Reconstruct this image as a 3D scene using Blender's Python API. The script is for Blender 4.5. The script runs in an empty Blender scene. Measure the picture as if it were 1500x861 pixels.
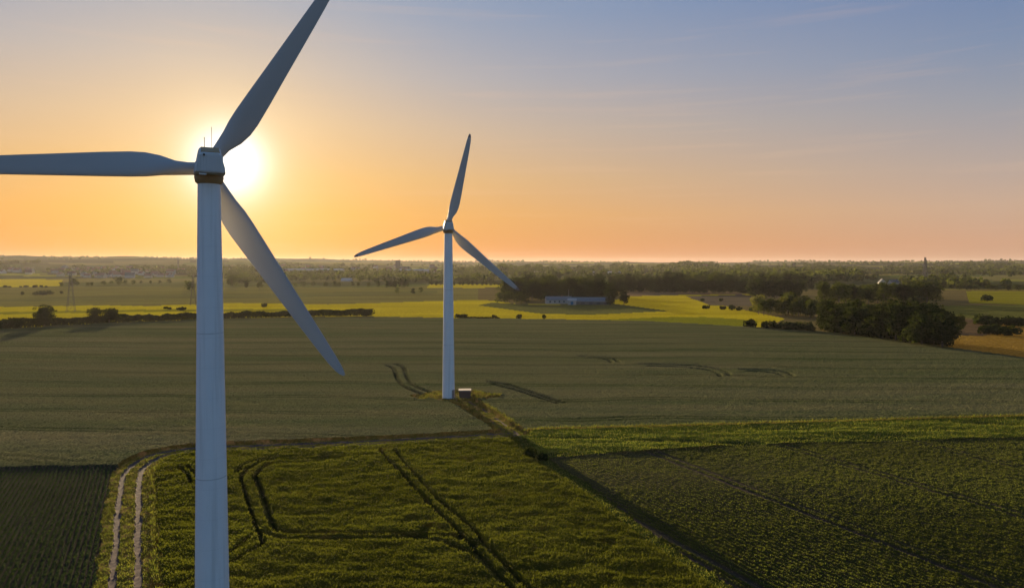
import bpy, math, random
import numpy as np
from mathutils import Vector, Matrix
rad = math.radians
scene = bpy.context.scene
COL = scene.collection
random.seed(7)
RNG = np.random.default_rng(11)

# ------------------------------------------------------------------ camera model
F_PX, PITCH, CZ = 1000.0, rad(1.0), 34.0        # focal length in photo pixels (1500 wide), downward pitch, drone height
FWD = np.array([0, math.cos(PITCH), -math.sin(PITCH)]); UPV = np.array([0, math.sin(PITCH), math.cos(PITCH)])
EXPO = 1.3
SUN_EL, SUN_AZ = rad(7.8), rad(-22.5)           # azimuth measured from +Y towards +X
SUND = np.array([math.sin(SUN_AZ) * math.cos(SUN_EL), math.cos(SUN_AZ) * math.cos(SUN_EL), math.sin(SUN_EL)])

# ------------------------------------------------------------------ noise
def _hash(ix, iy, seed):
    h = (ix.astype(np.int64) * 374761393 + iy.astype(np.int64) * 668265263 + seed * 1442695041) & 0xFFFFFFFF
    h = ((h ^ (h >> 13)) * 1274126177) & 0xFFFFFFFF
    h = h ^ (h >> 16)
    return (h & 0xFFFFFF) / float(0xFFFFFF)
def vnoise(x, y, seed=0):
    x = np.asarray(x, float); y = np.asarray(y, float)
    ix = np.floor(x); iy = np.floor(y); fx = x - ix; fy = y - iy
    ux = fx * fx * (3 - 2 * fx); uy = fy * fy * (3 - 2 * fy)
    a = _hash(ix, iy, seed); b = _hash(ix + 1, iy, seed); c = _hash(ix, iy + 1, seed); d = _hash(ix + 1, iy + 1, seed)
    return (a * (1 - ux) + b * ux) * (1 - uy) + (c * (1 - ux) + d * ux) * uy
def fbm(x, y, seed=0, octv=4, gain=.5):
    s = 0.0; a = 1.0; t = 0.0
    for k in range(octv):
        s = s + a * (vnoise(x, y, seed + k * 17) - .5) * 2; t += a
        x = np.asarray(x) * 2.03 + 5.1; y = np.asarray(y) * 2.03 + 1.7; a *= gain
    return s / t
def sstep(a, b, x):
    t = np.clip((x - a) / (b - a), 0, 1); return t * t * (3 - 2 * t)

# ------------------------------------------------------------------ terrain
HAZ = np.array([-180, -60, -40, -36, -33, -29, -25.5, -24, -20, -16, -11, -8, -4, 0, 10, 20, 30, 38, 60, 180.0])
HHT = np.array([60, 66, 74, 78, 70, 75, 66, 70, 62, 58, 52, 46, 40, 38, 36, 37, 38, 40, 40, 60.0])
def terrain(x, y):
    x = np.asarray(x, float); y = np.asarray(y, float)
    r = np.hypot(x, y); az = np.degrees(np.arctan2(x, y))
    H = np.interp(az, HAZ, HHT)
    z = 1.6 * fbm(x / 260, y / 260, 3, 2) * sstep(200, 420, r) + 3.0 * fbm(x / 700, y / 700, 5, 3) * sstep(500, 1200, r)
    hn = 1 + .30 * fbm(x / 1100, y / 800, 8, 4)
    z = z + H * hn * sstep(1500, 5600, r) + 16 * np.clip(fbm(x / 800, y / 520, 12, 3) + .1, 0, 1) * sstep(1300, 2200, r)
    return z
def ray(px, py):
    return np.array([(px - 750) / F_PX, 0, 0]) + FWD + UPV * ((430.5 - 27 - py) / F_PX)
def ground(px, py):
    """world point of the ground seen at a photo pixel (used for laying the place out)"""
    d = ray(px, py); d = d / math.hypot(d[0], d[1]); t = _TS
    below = CZ + d[2] * t < terrain(d[0] * t, d[1] * t)
    k = t[np.argmax(below)] * .997 if below.any() else 9300.0
    return np.array([d[0] * k, d[1] * k, float(terrain(d[0] * k, d[1] * k))])
_TS = np.geomspace(60, 9300, 800)
def ground_v(px, py):
    """the same for many pixels at once: march along the rays until the land is met"""
    D = np.array([ray(a, b) for a, b in zip(px, py)]); D /= np.hypot(D[:, 0], D[:, 1])[:, None]
    hit = np.full(len(D), 9300.0); done = np.zeros(len(D), bool)
    for t in np.geomspace(60, 9300, 420):
        below = (CZ + D[:, 2] * t < terrain(D[:, 0] * t, D[:, 1] * t)) & ~done
        hit[below] = t * .994; done |= below
        if done.all(): break
    x, y = D[:, 0] * hit, D[:, 1] * hit
    return np.stack([x, y, terrain(x, y)], 1), done
def gflat(pts):
    out = []
    for a, b in pts:
        d = ray(a, b); t = (0 - CZ) / d[2]; out.append((d * t)[:2])
    return np.array(out)
def inpoly(x, y, poly):
    ins = np.zeros(x.shape, bool); n = len(poly)
    for i in range(n):
        x1, y1 = poly[i]; x2, y2 = poly[(i + 1) % n]
        if y1 == y2: continue
        c = ((y1 > y) != (y2 > y)) & (x < (x2 - x1) * (y - y1) / (y2 - y1) + x1)
        ins ^= c
    return ins
def pdist(x, y, line):
    """distance to a polyline, signed lateral side (+ = right of travel)"""
    best = np.full(x.shape, 1e9); sg = np.zeros(x.shape)
    for i in range(len(line) - 1):
        a = line[i]; b = line[i + 1]; d = b - a; L2 = d @ d
        t = np.clip(((x - a[0]) * d[0] + (y - a[1]) * d[1]) / L2, 0, 1)
        qx = x - a[0] - t * d[0]; qy = y - a[1] - t * d[1]
        D = np.hypot(qx, qy); s = np.sign(qx * d[1] - qy * d[0])
        m = D < best; best = np.where(m, D, best); sg = np.where(m, s, sg)
    return best, sg
def smooth_line(pts, n=6):
    pts = np.asarray(pts, float); out = []
    P = np.vstack([2 * pts[0] - pts[1], pts, 2 * pts[-1] - pts[-2]])
    for i in range(1, len(P) - 2):
        for k in range(n):
            t = k / n; p0, p1, p2, p3 = P[i - 1], P[i], P[i + 1], P[i + 2]
            out.append(.5 * ((2 * p1) + (-p0 + p2) * t + (2 * p0 - 5 * p1 + 4 * p2 - p3) * t * t + (-p0 + 3 * p1 - 3 * p2 + p3) * t ** 3))
    out.append(pts[-1]); return np.array(out)

# ------------------------------------------------------------------ layout of the fields (world coordinates)
MAIN = smooth_line(gflat([(178, 1120), (182, 960), (184, 861), (187, 780), (192, 705), (206, 682), (238, 667), (300, 659.5), (420, 655), (560, 649), (690, 642), (752, 637.5)]))
BRANCH = smooth_line(gflat([(752, 637.5), (722, 615), (697, 598), (676, 588)]))
DITCH = gflat([(768, 650), (775, 661), (865, 722), (958, 794), (1058, 861), (1290, 1015)])
YEDGE = smooth_line(gflat([(756, 637), (800, 634), (900, 631.5), (1000, 629), (1250, 621.5), (1500, 614), (1900, 602), (2500, 590)]))
CEDGE = gflat([(785, 677), (900, 668), (1100, 656), (1500, 645.5), (1900, 634), (2500, 622)])
CREST = gflat([(-420, 510), (-200, 495), (0, 483.5), (150, 475), (300, 468.5), (450, 464.5), (560, 464), (680, 466), (800, 467.5), (950, 471), (1090, 480), (1190, 485.5), (1300, 497), (1400, 511), (1500, 525), (1700, 556), (2100, 640)])
WHEAT = np.vstack([CREST, [[300, 60], [400, 20], [-600, 20], [-900, 200]]])
POTATO = np.vstack([CEDGE, [[300, 90], [300, 25], [30, 25]], DITCH[::-1]])
GRASSD = np.vstack([YEDGE, CEDGE[::-1]])
BARLEY = np.vstack([MAIN, DITCH[1:], [[20, 20], [-25, 20]]])
BEET = np.vstack([gflat([(-500, 700), (0, 690), (195, 686)]), MAIN[:30][::-1], [[-30, 20], [-200, 20]]])
TRAM = [smooth_line(gflat(p)) for p in [
    [(352, 706), (360, 733), (371, 765), (378, 787), (386, 808)],
    [(373, 704), (381, 723), (389, 749), (400, 778), (416, 787), (464, 790), (544, 790), (592, 790), (640, 793), (678, 797), (714, 813), (739, 835), (760, 861)],
    [(378, 786), (410, 797), (448, 798), (544, 797), (608, 796), (656, 805), (704, 829), (736, 861)],
    [(352, 708), (360, 697), (378, 686), (397, 680), (432, 678), (480, 677), (540, 673)],
    [(373, 706), (378, 699), (384, 692), (403, 685), (440, 682), (500, 680)],
    [(346, 700), (358, 688), (384, 680), (432, 674), (480, 673)],
    [(556, 664), (566, 676), (592, 702), (621, 736), (672, 787), (704, 822), (739, 861), (800, 925)],
    [(578, 664), (592, 682), (616, 709), (643, 739), (688, 778), (717, 810), (765, 861), (830, 930)],
    [(375, 790), (336, 819), (290, 840), (230, 858)], [(388, 806), (336, 834), (300, 850), (250, 870)],
    [(262, 690), (274, 702), (280, 715)], [(275, 688), (287, 702), (294, 716)]]]
WTRAM = [smooth_line(gflat(p)) for p in [
    [(566, 538), (577, 543), (583, 558), (594, 570), (618, 580), (650, 590)],
    [(580, 536), (592, 542), (597, 556), (607, 568), (630, 578), (664, 592), (706, 618)],
    [(716, 562), (745, 567), (780, 578), (827, 594)], [(722, 566), (760, 576), (815, 594)],
    [(940, 536), (1010, 538), (1045, 542), (1064, 548), (1068, 553)], [(950, 539), (1005, 541), (1036, 545), (1052, 550), (1054, 554)], [(1085, 544), (1125, 545), (1150, 548), (1162, 553)], [(1095, 547), (1122, 548), (1140, 551), (1150, 555)], [(850, 525), (882, 526), (900, 529), (906, 533)], [(858, 527), (880, 528.5), (892, 531), (896, 534)]]]
PAD = ground(668, 583)[:2]
T1 = np.array([-28.78, 65.0]); T2 = np.array([-15.915, 170.65])

# region codes
FAR, WHT, POT, GRS, BAR, BEE, VRG, RUT, DIT, STR = range(10)

def classify(x, y):
    reg = np.full(x.shape, FAR)
    near = (y > -50) & (y < 520)
    X = x[near]; Y = y[near]; R = np.full(X.shape, FAR)
    wob = .45 * fbm(X / 2.2, Y / 2.2, 21, 3)
    wx = X + wob; wy = Y + .45 * fbm(X / 2.2, Y / 2.2, 27, 3)
    R[inpoly(X, Y, WHEAT)] = WHT
    R[inpoly(wx, wy, GRASSD)] = GRS
    R[inpoly(wx, wy, POTATO)] = POT
    R[inpoly(wx, wy, BARLEY)] = BAR
    R[inpoly(wx, wy, BEET)] = BEE
    nn = (Y < 260)
    idx = np.where(nn)[0]; x2 = X[idx]; y2 = Y[idx]; r2 = R[idx]; w2 = wob[idx]
    d, s = pdist(x2, y2, YEDGE); r2[(d + .5 * w2 < .95)] = STR
    d, s = pdist(x2, y2, DITCH); r2[(d + w2 < 1.0)] = DIT
    d, s = pdist(x2, y2, MAIN); lim = np.where(s > 0, 3.5, 2.9)
    r2[d + 1.2 * w2 < lim] = VRG
    r2[(np.abs(d + 1.0 * w2 - 2.95) < .5) & (s > 0) & (y2 < 112) & (fbm(x2 / 2.5, y2 / 2.5, 77, 3) > -.4)] = STR
    r2[np.abs(d + .3 * w2 - 1.18) < .40 + .26 * fbm(x2 / 1.1, y2 / 1.1, 75, 3)] = RUT
    db, s = pdist(x2, y2, BRANCH); m = (db + w2 < 3.2) & (d > 1.2); r2[m] = VRG
    r2[(np.abs(db + .3 * w2 - .95) < .28) & (fbm(x2 / 3, y2 / 3, 71, 3) > .05)] = RUT
    e = np.hypot((x2 - PAD[0]) / 10.5, (y2 - PAD[1] - .5) / 6.0) + .35 * fbm(x2 / 4, y2 / 4, 72, 3)
    r2[(e < 1) & (r2 != RUT)] = VRG; r2[(e < 1) & (r2 != RUT) & (fbm(x2 / 2.2, y2 / 1.2, 78, 3) > -.05)] = STR
    r2[(np.abs(db + .8 * w2 - 2.3) < .55) & (d > 2.0) & (fbm(x2 / 3, y2 / 3, 79, 3) > -.25)] = STR
    R[idx] = r2
    reg[near] = R
    return reg
ROWD = np.array([-.515, 1.0]); ROWD /= np.linalg.norm(ROWD); ROWN = np.array([ROWD[1], -ROWD[0]])
def groove(x, y, lines, ww):
    g = np.zeros(x.shape)
    for k, L in enumerate(lines):
        w = ww[k] if isinstance(ww, (list, tuple)) else ww
        lo = L.min(0) - 3; hi = L.max(0) + 3
        m = (x > lo[0]) & (x < hi[0]) & (y > lo[1]) & (y < hi[1])
        if m.any():
            d, _ = pdist(x[m], y[m], L); g[m] = np.maximum(g[m], 1 - sstep(w * .5, w, d))
    return g
WROW = np.array([1.0, -.045])       # direction of the sprayer lanes in the wheat
def wheat_lanes(x, y):
    q = y + .045 * x + 3.0 * fbm(x / 120, y / 200, 91, 2)
    q = q + 5 * np.sin(q / 31.0) ; ph = np.mod(q, 21.0)
    w = .45 + .0016 * y
    lane = np.maximum(1 - sstep(w * .5, w, np.abs(ph - 9)), 1 - sstep(w * .5, w, np.abs(ph - 11.0)))
    return lane * (.25 + .75 * sstep(-.5, .5, fbm(x / 90, y / 40 , 93, 3)))
def crop_height(x, y, reg):
    """height of the crop canopy over the soil, and a bare-soil mask; in barley it carries the painted shade of the tramlines"""
    h = np.zeros(x.shape); soil = np.zeros(x.shape)
    m = reg == BAR
    if m.any():
        X, Y = x[m], y[m]
        g = groove(X, Y, TRAM, [.42, .60, .72, .55, .55, .5, .52, .52, .40, .40, .45, .45])
        lod = fbm(X / 9, Y / 6, 41, 4, .6) + .8 * np.minimum(0, fbm(X / 26, Y / 17, 42, 3) + .05)
        hh = .85 + .20 * lod + .26 * fbm(X / 1.7, Y / .95, 43, 4, .6) + .20 * fbm(X / 4.5, Y / 1.6, 44, 3) + .12 * (np.random.default_rng(5).random(X.shape) - .5)
        hole = sstep(.50, .66, fbm(X / 3.6, Y / 2.0, 47, 3))
        dd, _ = pdist(X, Y, DITCH)
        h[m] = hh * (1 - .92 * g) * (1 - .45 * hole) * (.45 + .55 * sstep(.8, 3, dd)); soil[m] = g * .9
    m = reg == POT
    if m.any():
        X, Y = x[m], y[m]; q = X * ROWN[0] + Y * ROWN[1]; l = X * ROWD[0] + Y * ROWD[1]
        ph = np.mod(q / .78, 1.0); rr = np.abs(ph - .5) * 2
        gap = sstep(-.1, .5, fbm(X / 16, Y / 16, 51, 3) + .42 * np.clip((-q + 97) / 40, -1, 1.0))
        fill = 1 - sstep(.34 + .26 * (1 - gap), .72 + .28 * (1 - gap), rr)
        lane = np.mod(q, 24.0); lane = np.maximum(1 - sstep(.25, .5, np.abs(lane - 5)), 1 - sstep(.25, .5, np.abs(lane - 6.8)))
        hh = .46 + .20 * fbm(X / .5, Y / .5, 53, 3, .6) + .12 * fbm(X / 5, Y / 5, 55, 3)
        fd = sstep(84, 112, Y); f = (fill * (1 - fd) + (.86 - .25 * gap) * fd) * (1 - lane * .65)
        h[m] = .14 + hh * f; soil[m] = 1 - f
    m = reg == BEE
    if m.any():
        X, Y = x[m], y[m]; q = X * ROWN[0] + Y * ROWN[1]
        rr = np.abs(np.mod(q / .62, 1.0) - .5) * 2
        f = 1 - sstep(.35, .75, rr)
        h[m] = .05 + (.36 + .16 * fbm(X / .5, Y / .5, 57, 3)) * f; soil[m] = (1 - f)
    m = reg == WHT
    if m.any():
        X, Y = x[m], y[m]
        g = groove(X, Y, WTRAM, .9) * (.6 + .5 * vnoise(X / 2.5, Y / 2.5, 66))
        h[m] = (.75 + .10 * fbm(X / 14, Y / 5, 61, 4) + .09 * fbm(X / 1.6, Y / 1.6, 63, 3)) * (1 - .85 * g); soil[m] = g
    m = reg == GRS
    if m.any():
        X, Y = x[m], y[m]
        l = fbm(X / 14, Y / 2.2, 65, 4)
        h[m] = .74 + .50 * l + .18 * fbm(X / 1.4, Y / .9, 67, 3); soil[m] = sstep(.05, .4, -l) * .8
    m = (reg == VRG) | (reg == DIT) | (reg == STR)
    if m.any():
        X, Y = x[m], y[m]
        base = np.where(reg[m] == STR, np.where(X < -10, .5, .95), np.where(reg[m] == DIT, .12, .22))
        h[m] = base + .20 * fbm(X / 1.2, Y / 1.2, 69, 4, .6)
    m = reg == RUT
    if m.any():
        h[m] = .02 + .03 * fbm(x[m] / .5, y[m] / .5, 70, 3)
    return h, soil

# ------------------------------------------------------------------ mesh helpers
def mesh_np(name, verts, faces, mats=(), smooth=False, attrs=None, matidx=None):
    verts = np.ascontiguousarray(verts, np.float32); faces = np.ascontiguousarray(faces, np.int32)
    me = bpy.data.meshes.new(name); nf, k = faces.shape
    me.vertices.add(len(verts)); me.vertices.foreach_set('co', verts.ravel())
    me.loops.add(nf * k); me.loops.foreach_set('vertex_index', faces.ravel())
    me.polygons.add(nf); me.polygons.foreach_set('loop_start', np.arange(nf, dtype=np.int32) * k)
    if smooth: me.polygons.foreach_set('use_smooth', np.ones(nf, bool))
    for m in mats: me.materials.append(m)
    if matidx is not None: me.polygons.foreach_set('material_index', np.asarray(matidx, np.int32))
    for an, (typ, arr) in (attrs or {}).items():
        a = me.attributes.new(an, typ, 'POINT')
        if typ == 'FLOAT': a.data.foreach_set('value', np.ascontiguousarray(arr, np.float32))
        else: a.data.foreach_set('color', np.ascontiguousarray(arr, np.float32).ravel())
    me.update(calc_edges=True); me.validate()
    return me
def link(name, me, parent=None, loc=None):
    o = bpy.data.objects.new(name, me); COL.objects.link(o)
    if parent is not None: o.parent = parent
    if loc is not None: o.location = loc
    return o
def tag(o, label=None, cat=None, group=None, kind=None):
    if label: o['label'] = label
    if cat: o['category'] = cat
    if group: o['group'] = group
    if kind: o['kind'] = kind
    return o
def empty(name, loc, rz=0, **k):
    o = bpy.data.objects.new(name, None); COL.objects.link(o); o.location = loc; o.rotation_euler = (0, 0, rz)
    o.empty_display_size = .5
    return tag(o, **k)
class MB:
    """collects mixed polygons into one mesh"""
    def __init__(s): s.v = []; s.f = []; s.m = []
    def add(s, vs, fs, mi=0):
        n = len(s.v); s.v += [tuple(map(float, v)) for v in vs]; s.f += [tuple(i + n for i in f) for f in fs]; s.m += [mi] * len(fs)
    def box(s, c, size, mi=0, M=None):
        vs = [Vector(((i - .5) * size[0], (j - .5) * size[1], (k - .5) * size[2])) for i in (0, 1) for j in (0, 1) for k in (0, 1)]
        if M is not None: vs = [M @ v for v in vs]
        vs = [v + Vector(c) for v in vs]
        s.add(vs, [(0, 1, 3, 2), (4, 6, 7, 5), (0, 4, 5, 1), (2, 3, 7, 6), (0, 2, 6, 4), (1, 5, 7, 3)], mi)
    def bar(s, a, b, r, n=4, mi=0, r2=None):
        a = Vector(a); b = Vector(b); d = (b - a).normalized(); r2 = r if r2 is None else r2
        u = d.cross(Vector((0, 0, 1)) if abs(d.z) < .9 else Vector((1, 0, 0))).normalized(); w = d.cross(u)
        vs = []
        for p, q in ((a, r), (b, r2)):
            for i in range(n):
                t = 2 * math.pi * (i + .5) / n; vs.append(p + u * math.cos(t) * q + w * math.sin(t) * q)
        fs = [(i, (i + 1) % n, n + (i + 1) % n, n + i) for i in range(n)] + [tuple(range(n))[::-1], tuple(range(n, 2 * n))]
        s.add(vs, fs, mi)
    def lathe(s, prof, n=48, mi=0, axis='z'):
        vs = []; fs = []
        for r, z in prof:
            for i in range(n):
                t = 2 * math.pi * i / n
                vs.append((r * math.cos(t), r * math.sin(t), z) if axis == 'z' else (r * math.cos(t), z, r * math.sin(t)))
        for k in range(len(prof) - 1):
            for i in range(n):
                j = (i + 1) % n; q = (k * n + i, k * n + j, (k + 1) * n + j, (k + 1) * n + i)
                fs.append(q if axis == 'z' else q[::-1])
        fs.append(tuple(range(n))[::-1] if axis == 'z' else tuple(range(n)))
        b = (len(prof) - 1) * n; fs.append(tuple(range(b, b + n)) if axis == 'z' else tuple(range(b, b + n))[::-1])
        s.add(vs, fs, mi)
    def mesh(s, name, mats, smooth=None):
        me = bpy.data.meshes.new(name); me.from_pydata(s.v, [], s.f)
        for m in mats: me.materials.append(m)
        me.polygons.foreach_set('material_index', s.m)
        if smooth is not None:
            me.polygons.foreach_set('use_smooth', [True] * len(s.f)); me.update()
            try: me.set_sharp_from_angle(angle=rad(smooth))
            except Exception: pass
        me.update(); return me
    def build(s, name, mats, parent=None, smooth=None, loc=None):
        return link(name, s.mesh(name, mats if isinstance(mats, (list, tuple)) else [mats], smooth), parent, loc)

# ------------------------------------------------------------------ materials
def newmat(name):
    m = bpy.data.materials.new(name); m.use_nodes = True; nt = m.node_tree; nt.nodes.clear(); return m, nt
def N(nt, typ, **k):
    n = nt.nodes.new(typ)
    for a, v in k.items():
        if a.startswith('i_'):
            key = a[2:]; n.inputs[int(key) if key.isdigit() else key.replace('_', ' ')].default_value = v
        else: setattr(n, a, v)
    return n
def lk(nt, a, b): nt.links.new(a, b)
def mathn(nt, op, a, b=None, c=None, clamp=False):
    n = nt.nodes.new('ShaderNodeMath'); n.operation = op; n.use_clamp = clamp
    for i, v in enumerate((a, b, c)):
        if v is None: continue
        if isinstance(v, (int, float)): n.inputs[i].default_value = v
        else: lk(nt, v, n.inputs[i])
    return n.outputs[0]
def mixc(nt, f, a, b, blend='MIX'):
    n = nt.nodes.new('ShaderNodeMix'); n.data_type = 'RGBA'; n.blend_type = blend
    for i, v in ((0, f), (6, a), (7, b)):
        if isinstance(v, (int, float)): n.inputs[i].default_value = v
        elif isinstance(v, (tuple, list)): n.inputs[i].default_value = (*v[:3], 1)
        else: lk(nt, v, n.inputs[i])
    return n.outputs[2]
def noise(nt, scale, detail=3, vec=None, stretch=None, rough=.55):
    tc = nt.nodes.new('ShaderNodeNewGeometry').outputs['Position'] if vec is None else vec
    if stretch is not None:
        mp = N(nt, 'ShaderNodeMapping'); mp.inputs['Scale'].default_value = stretch; lk(nt, tc, mp.inputs[0]); tc = mp.outputs[0]
    n = N(nt, 'ShaderNodeTexNoise'); n.inputs['Scale'].default_value = scale; n.inputs['Detail'].default_value = detail; n.inputs['Roughness'].default_value = rough
    lk(nt, tc, n.inputs['Vector']); return n.outputs['Fac'], n.outputs['Color']
def remap(nt, v, a, b, c=0., d=1.):
    n = N(nt, 'ShaderNodeMapRange'); lk(nt, v, n.inputs[0])
    for i, q in enumerate((a, b, c, d)): n.inputs[i + 1].default_value = q
    return n.outputs[0]
def canopy(name, ca, cb, csoil_shade=None, trans=.5, nscale=.5, nstretch=None, tilt=1.0, fine=6.0, attr=None, tattr=None, warm=None, lanes=None):
    """standing crop: leaves stand up in every direction and let light through"""
    m, nt = newmat(name); out = N(nt, 'ShaderNodeOutputMaterial')
    f1, _ = noise(nt, nscale, 5, stretch=nstretch); f2, _ = noise(nt, fine, 3)
    if attr:
        a = N(nt, 'ShaderNodeAttribute', attribute_name=attr); base = a.outputs['Color']
        k = remap(nt, f1, .3, .7, .82, 1.2)
        col = mixc(nt, 1.0, base, k, 'MULTIPLY')
    else:
        col = mixc(nt, remap(nt, f1, .32, .68), ca, cb)
    col = mixc(nt, 1.0, col, remap(nt, f2, .25, .75, .62, 1.4), 'MULTIPLY')
    if warm is not None:
        f3, _ = noise(nt, warm[1], 4); col = mixc(nt, remap(nt, f3, warm[2], warm[2] + .12), col, warm[0])
    if lanes:      # sprayer tracks: two wheel lines in every working width, pressed flat here and there
        sp = N(nt, 'ShaderNodeSeparateXYZ'); lk(nt, nt.nodes.new('ShaderNodeNewGeometry').outputs['Position'], sp.inputs[0])
        nw, _ = noise(nt, .011, 2); nb, _ = noise(nt, .035, 4, stretch=(.5, 1.6, 1)); ns_, _ = noise(nt, .03, 5, stretch=(.12, 2.2, 1))
        q = mathn(nt, 'ADD', mathn(nt, 'ADD', sp.outputs[1], mathn(nt, 'MULTIPLY', sp.outputs[0], .045)), mathn(nt, 'MULTIPLY', nw, 26))
        ph = mathn(nt, 'FLOORED_MODULO', q, lanes)
        dl = mathn(nt, 'MINIMUM', mathn(nt, 'ABSOLUTE', mathn(nt, 'SUBTRACT', ph, 8.0)), mathn(nt, 'ABSOLUTE', mathn(nt, 'SUBTRACT', ph, 10.2)))
        lm = mathn(nt, 'MULTIPLY', remap(nt, dl, .3, .95, 1, 0), remap(nt, nb, .36, .62, .25, .8))
        col = mixc(nt, remap(nt, ns_, .34, .66), col, mixc(nt, 1.0, col, (.64, .77, .62), 'MULTIPLY'))
        col = mixc(nt, lm, col, mixc(nt, 1.0, col, (.38, .46, .36), 'MULTIPLY'))
    tfac = trans
    if csoil_shade is not None:
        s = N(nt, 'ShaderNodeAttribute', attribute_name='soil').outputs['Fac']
        col = mixc(nt, s, col, csoil_shade); tfac = mathn(nt, 'MULTIPLY', mathn(nt, 'SUBTRACT', 1.0, s), trans)
    if tattr: tfac = N(nt, 'ShaderNodeAttribute', attribute_name=tattr).outputs['Fac']
    # standing leaves: normals scattered to the horizontal
    _, nc = noise(nt, fine * 1.7, 1)
    vs = N(nt, 'ShaderNodeVectorMath', operation='SUBTRACT'); lk(nt, nc, vs.inputs[0]); vs.inputs[1].default_value = (.5, .5, .5)
    vm = N(nt, 'ShaderNodeVectorMath', operation='MULTIPLY'); lk(nt, vs.outputs[0], vm.inputs[0]); vm.inputs[1].default_value = (6 * tilt, 6 * tilt, .5 * tilt)
    geo = nt.nodes.new('ShaderNodeNewGeometry')
    va = N(nt, 'ShaderNodeVectorMath', operation='ADD'); lk(nt, vm.outputs[0], va.inputs[0]); lk(nt, geo.outputs['Normal'], va.inputs[1])
    vn = N(nt, 'ShaderNodeVectorMath', operation='NORMALIZE'); lk(nt, va.outputs[0], vn.inputs[0])
    d = N(nt, 'ShaderNodeBsdfDiffuse'); lk(nt, col, d.inputs['Color']); lk(nt, vn.outputs[0], d.inputs['Normal'])
    t = N(nt, 'ShaderNodeBsdfTranslucent'); lk(nt, vn.outputs[0], t.inputs['Normal'])
    lk(nt, mixc(nt, 1.0, col, (1.35, 1.5, .65), 'MULTIPLY'), t.inputs['Color'])
    mx = N(nt, 'ShaderNodeMixShader')
    if isinstance(tfac, float): mx.inputs[0].default_value = tfac
    else: lk(nt, tfac, mx.inputs[0])
    lk(nt, d.outputs[0], mx.inputs[1]); lk(nt, t.outputs[0], mx.inputs[2]); lk(nt, mx.outputs[0], out.inputs[0]); return m
def leafmat(name, ca, cb, trans=.45, tcol=(1.6, 1.5, .5)):
    m, nt = newmat(name); out = N(nt, 'ShaderNodeOutputMaterial')
    g = nt.nodes.new('ShaderNodeNewGeometry'); f1, _ = noise(nt, .35, 3)
    k = mathn(nt, 'ADD', mathn(nt, 'MULTIPLY', g.outputs['Random Per Island'], .6), mathn(nt, 'MULTIPLY', f1, .4))
    oi = nt.nodes.new('ShaderNodeObjectInfo')
    f9, _ = noise(nt, .045, 4); col = mixc(nt, k, ca, cb); col = mixc(nt, 1.0, col, remap(nt, f9, .35, .65, .74, 1.24), 'MULTIPLY'); col = mixc(nt, 1.0, col, remap(nt, oi.outputs['Random'], 0, 1, .74, 1.25), 'MULTIPLY')
    d = N(nt, 'ShaderNodeBsdfDiffuse'); lk(nt, col, d.inputs[0])
    t = N(nt, 'ShaderNodeBsdfTranslucent'); lk(nt, mixc(nt, 1.0, col, tcol, 'MULTIPLY'), t.inputs[0])
    mx = N(nt, 'ShaderNodeMixShader'); mx.inputs[0].default_value = trans
    lk(nt, d.outputs[0], mx.inputs[1]); lk(nt, t.outputs[0], mx.inputs[2]); lk(nt, mx.outputs[0], out.inputs[0]); return m
def solid(name, col, rough=.6, var=.15, scale=1.0, metal=0., stretch=None, bump=0., spec=.5, col2=None):
    m, nt = newmat(name); out = N(nt, 'ShaderNodeOutputMaterial'); p = N(nt, 'ShaderNodeBsdfPrincipled')
    tc = nt.nodes.new('ShaderNodeTexCoord').outputs['Object']
    f, _ = noise(nt, scale, 5, vec=tc, stretch=stretch)
    c2 = col2 if col2 else tuple(c * (1 - var) for c in col)
    lk(nt, mixc(nt, remap(nt, f, .35, .65), col, c2), p.inputs['Base Color'])
    lk(nt, remap(nt, f, .3, .7, max(rough - .08, .05), min(rough + .1, 1)), p.inputs['Roughness'])
    p.inputs['Metallic'].default_value = metal; p.inputs['Specular IOR Level'].default_value = spec
    if bump:
        b = N(nt, 'ShaderNodeBump'); b.inputs['Strength'].default_value = bump; b.inputs['Distance'].default_value = .05
        lk(nt, f, b.inputs['Height']); lk(nt, b.outputs[0], p.inputs['Normal'])
    lk(nt, p.outputs[0], out.inputs[0]); return m

M_wheat = canopy('ripening_wheat', (.128, .116, .060), (.094, .098, .050), (.034, .037, .017), trans=.2, nscale=.06, nstretch=(.35, 2.6, 1), fine=2.5, lanes=19.0)
M_barley = canopy('barley_canopy', (.072, .077, .015), (.048, .060, .013), (.014, .018, .007), trans=.38, nscale=.22, nstretch=(.6, 1.3, 1), fine=7, warm=((.13, .10, .022), .16, .60))  # third colour near black: shade of the gaps between stalks painted into the tramlines
M_potato = canopy('potato_canopy', (.068, .070, .017), (.048, .054, .015), (.070, .052, .044), trans=.30, nscale=.3, fine=8)
M_beet = canopy('beet_canopy', (.038, .048, .026), (.028, .038, .022), (.062, .050, .044), trans=.12, nscale=.3, fine=9)
M_grass = canopy('meadow_grass', (.092, .125, .022), (.050, .080, .016), (.028, .036, .010), trans=.42, nscale=.12, nstretch=(.3, 2, 1), fine=5)
M_verge = canopy('verge_grass', (.13, .105, .030), (.070, .078, .018), None, trans=.35, nscale=.55, fine=6, warm=((.26, .18, .075), .42, .52))
M_straw = canopy('straw_edge', (.19, .14, .040), (.12, .105, .028), None, trans=.45, nscale=.5, fine=5)
M_ditch = canopy('ditch_grass', (.050, .066, .016), (.034, .050, .012), None, trans=.3, nscale=.5, fine=6)
M_rut = solid('dry_earth', (.120, .078, .060), .95, scale=1.3, bump=.6, col2=(.090, .066, .056), spec=.05)
M_farm = canopy('farmland_crops', None, None, None, nscale=.012, nstretch=(.5, 2.2, 1), fine=.9, attr='tint', tattr='lit')
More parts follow.
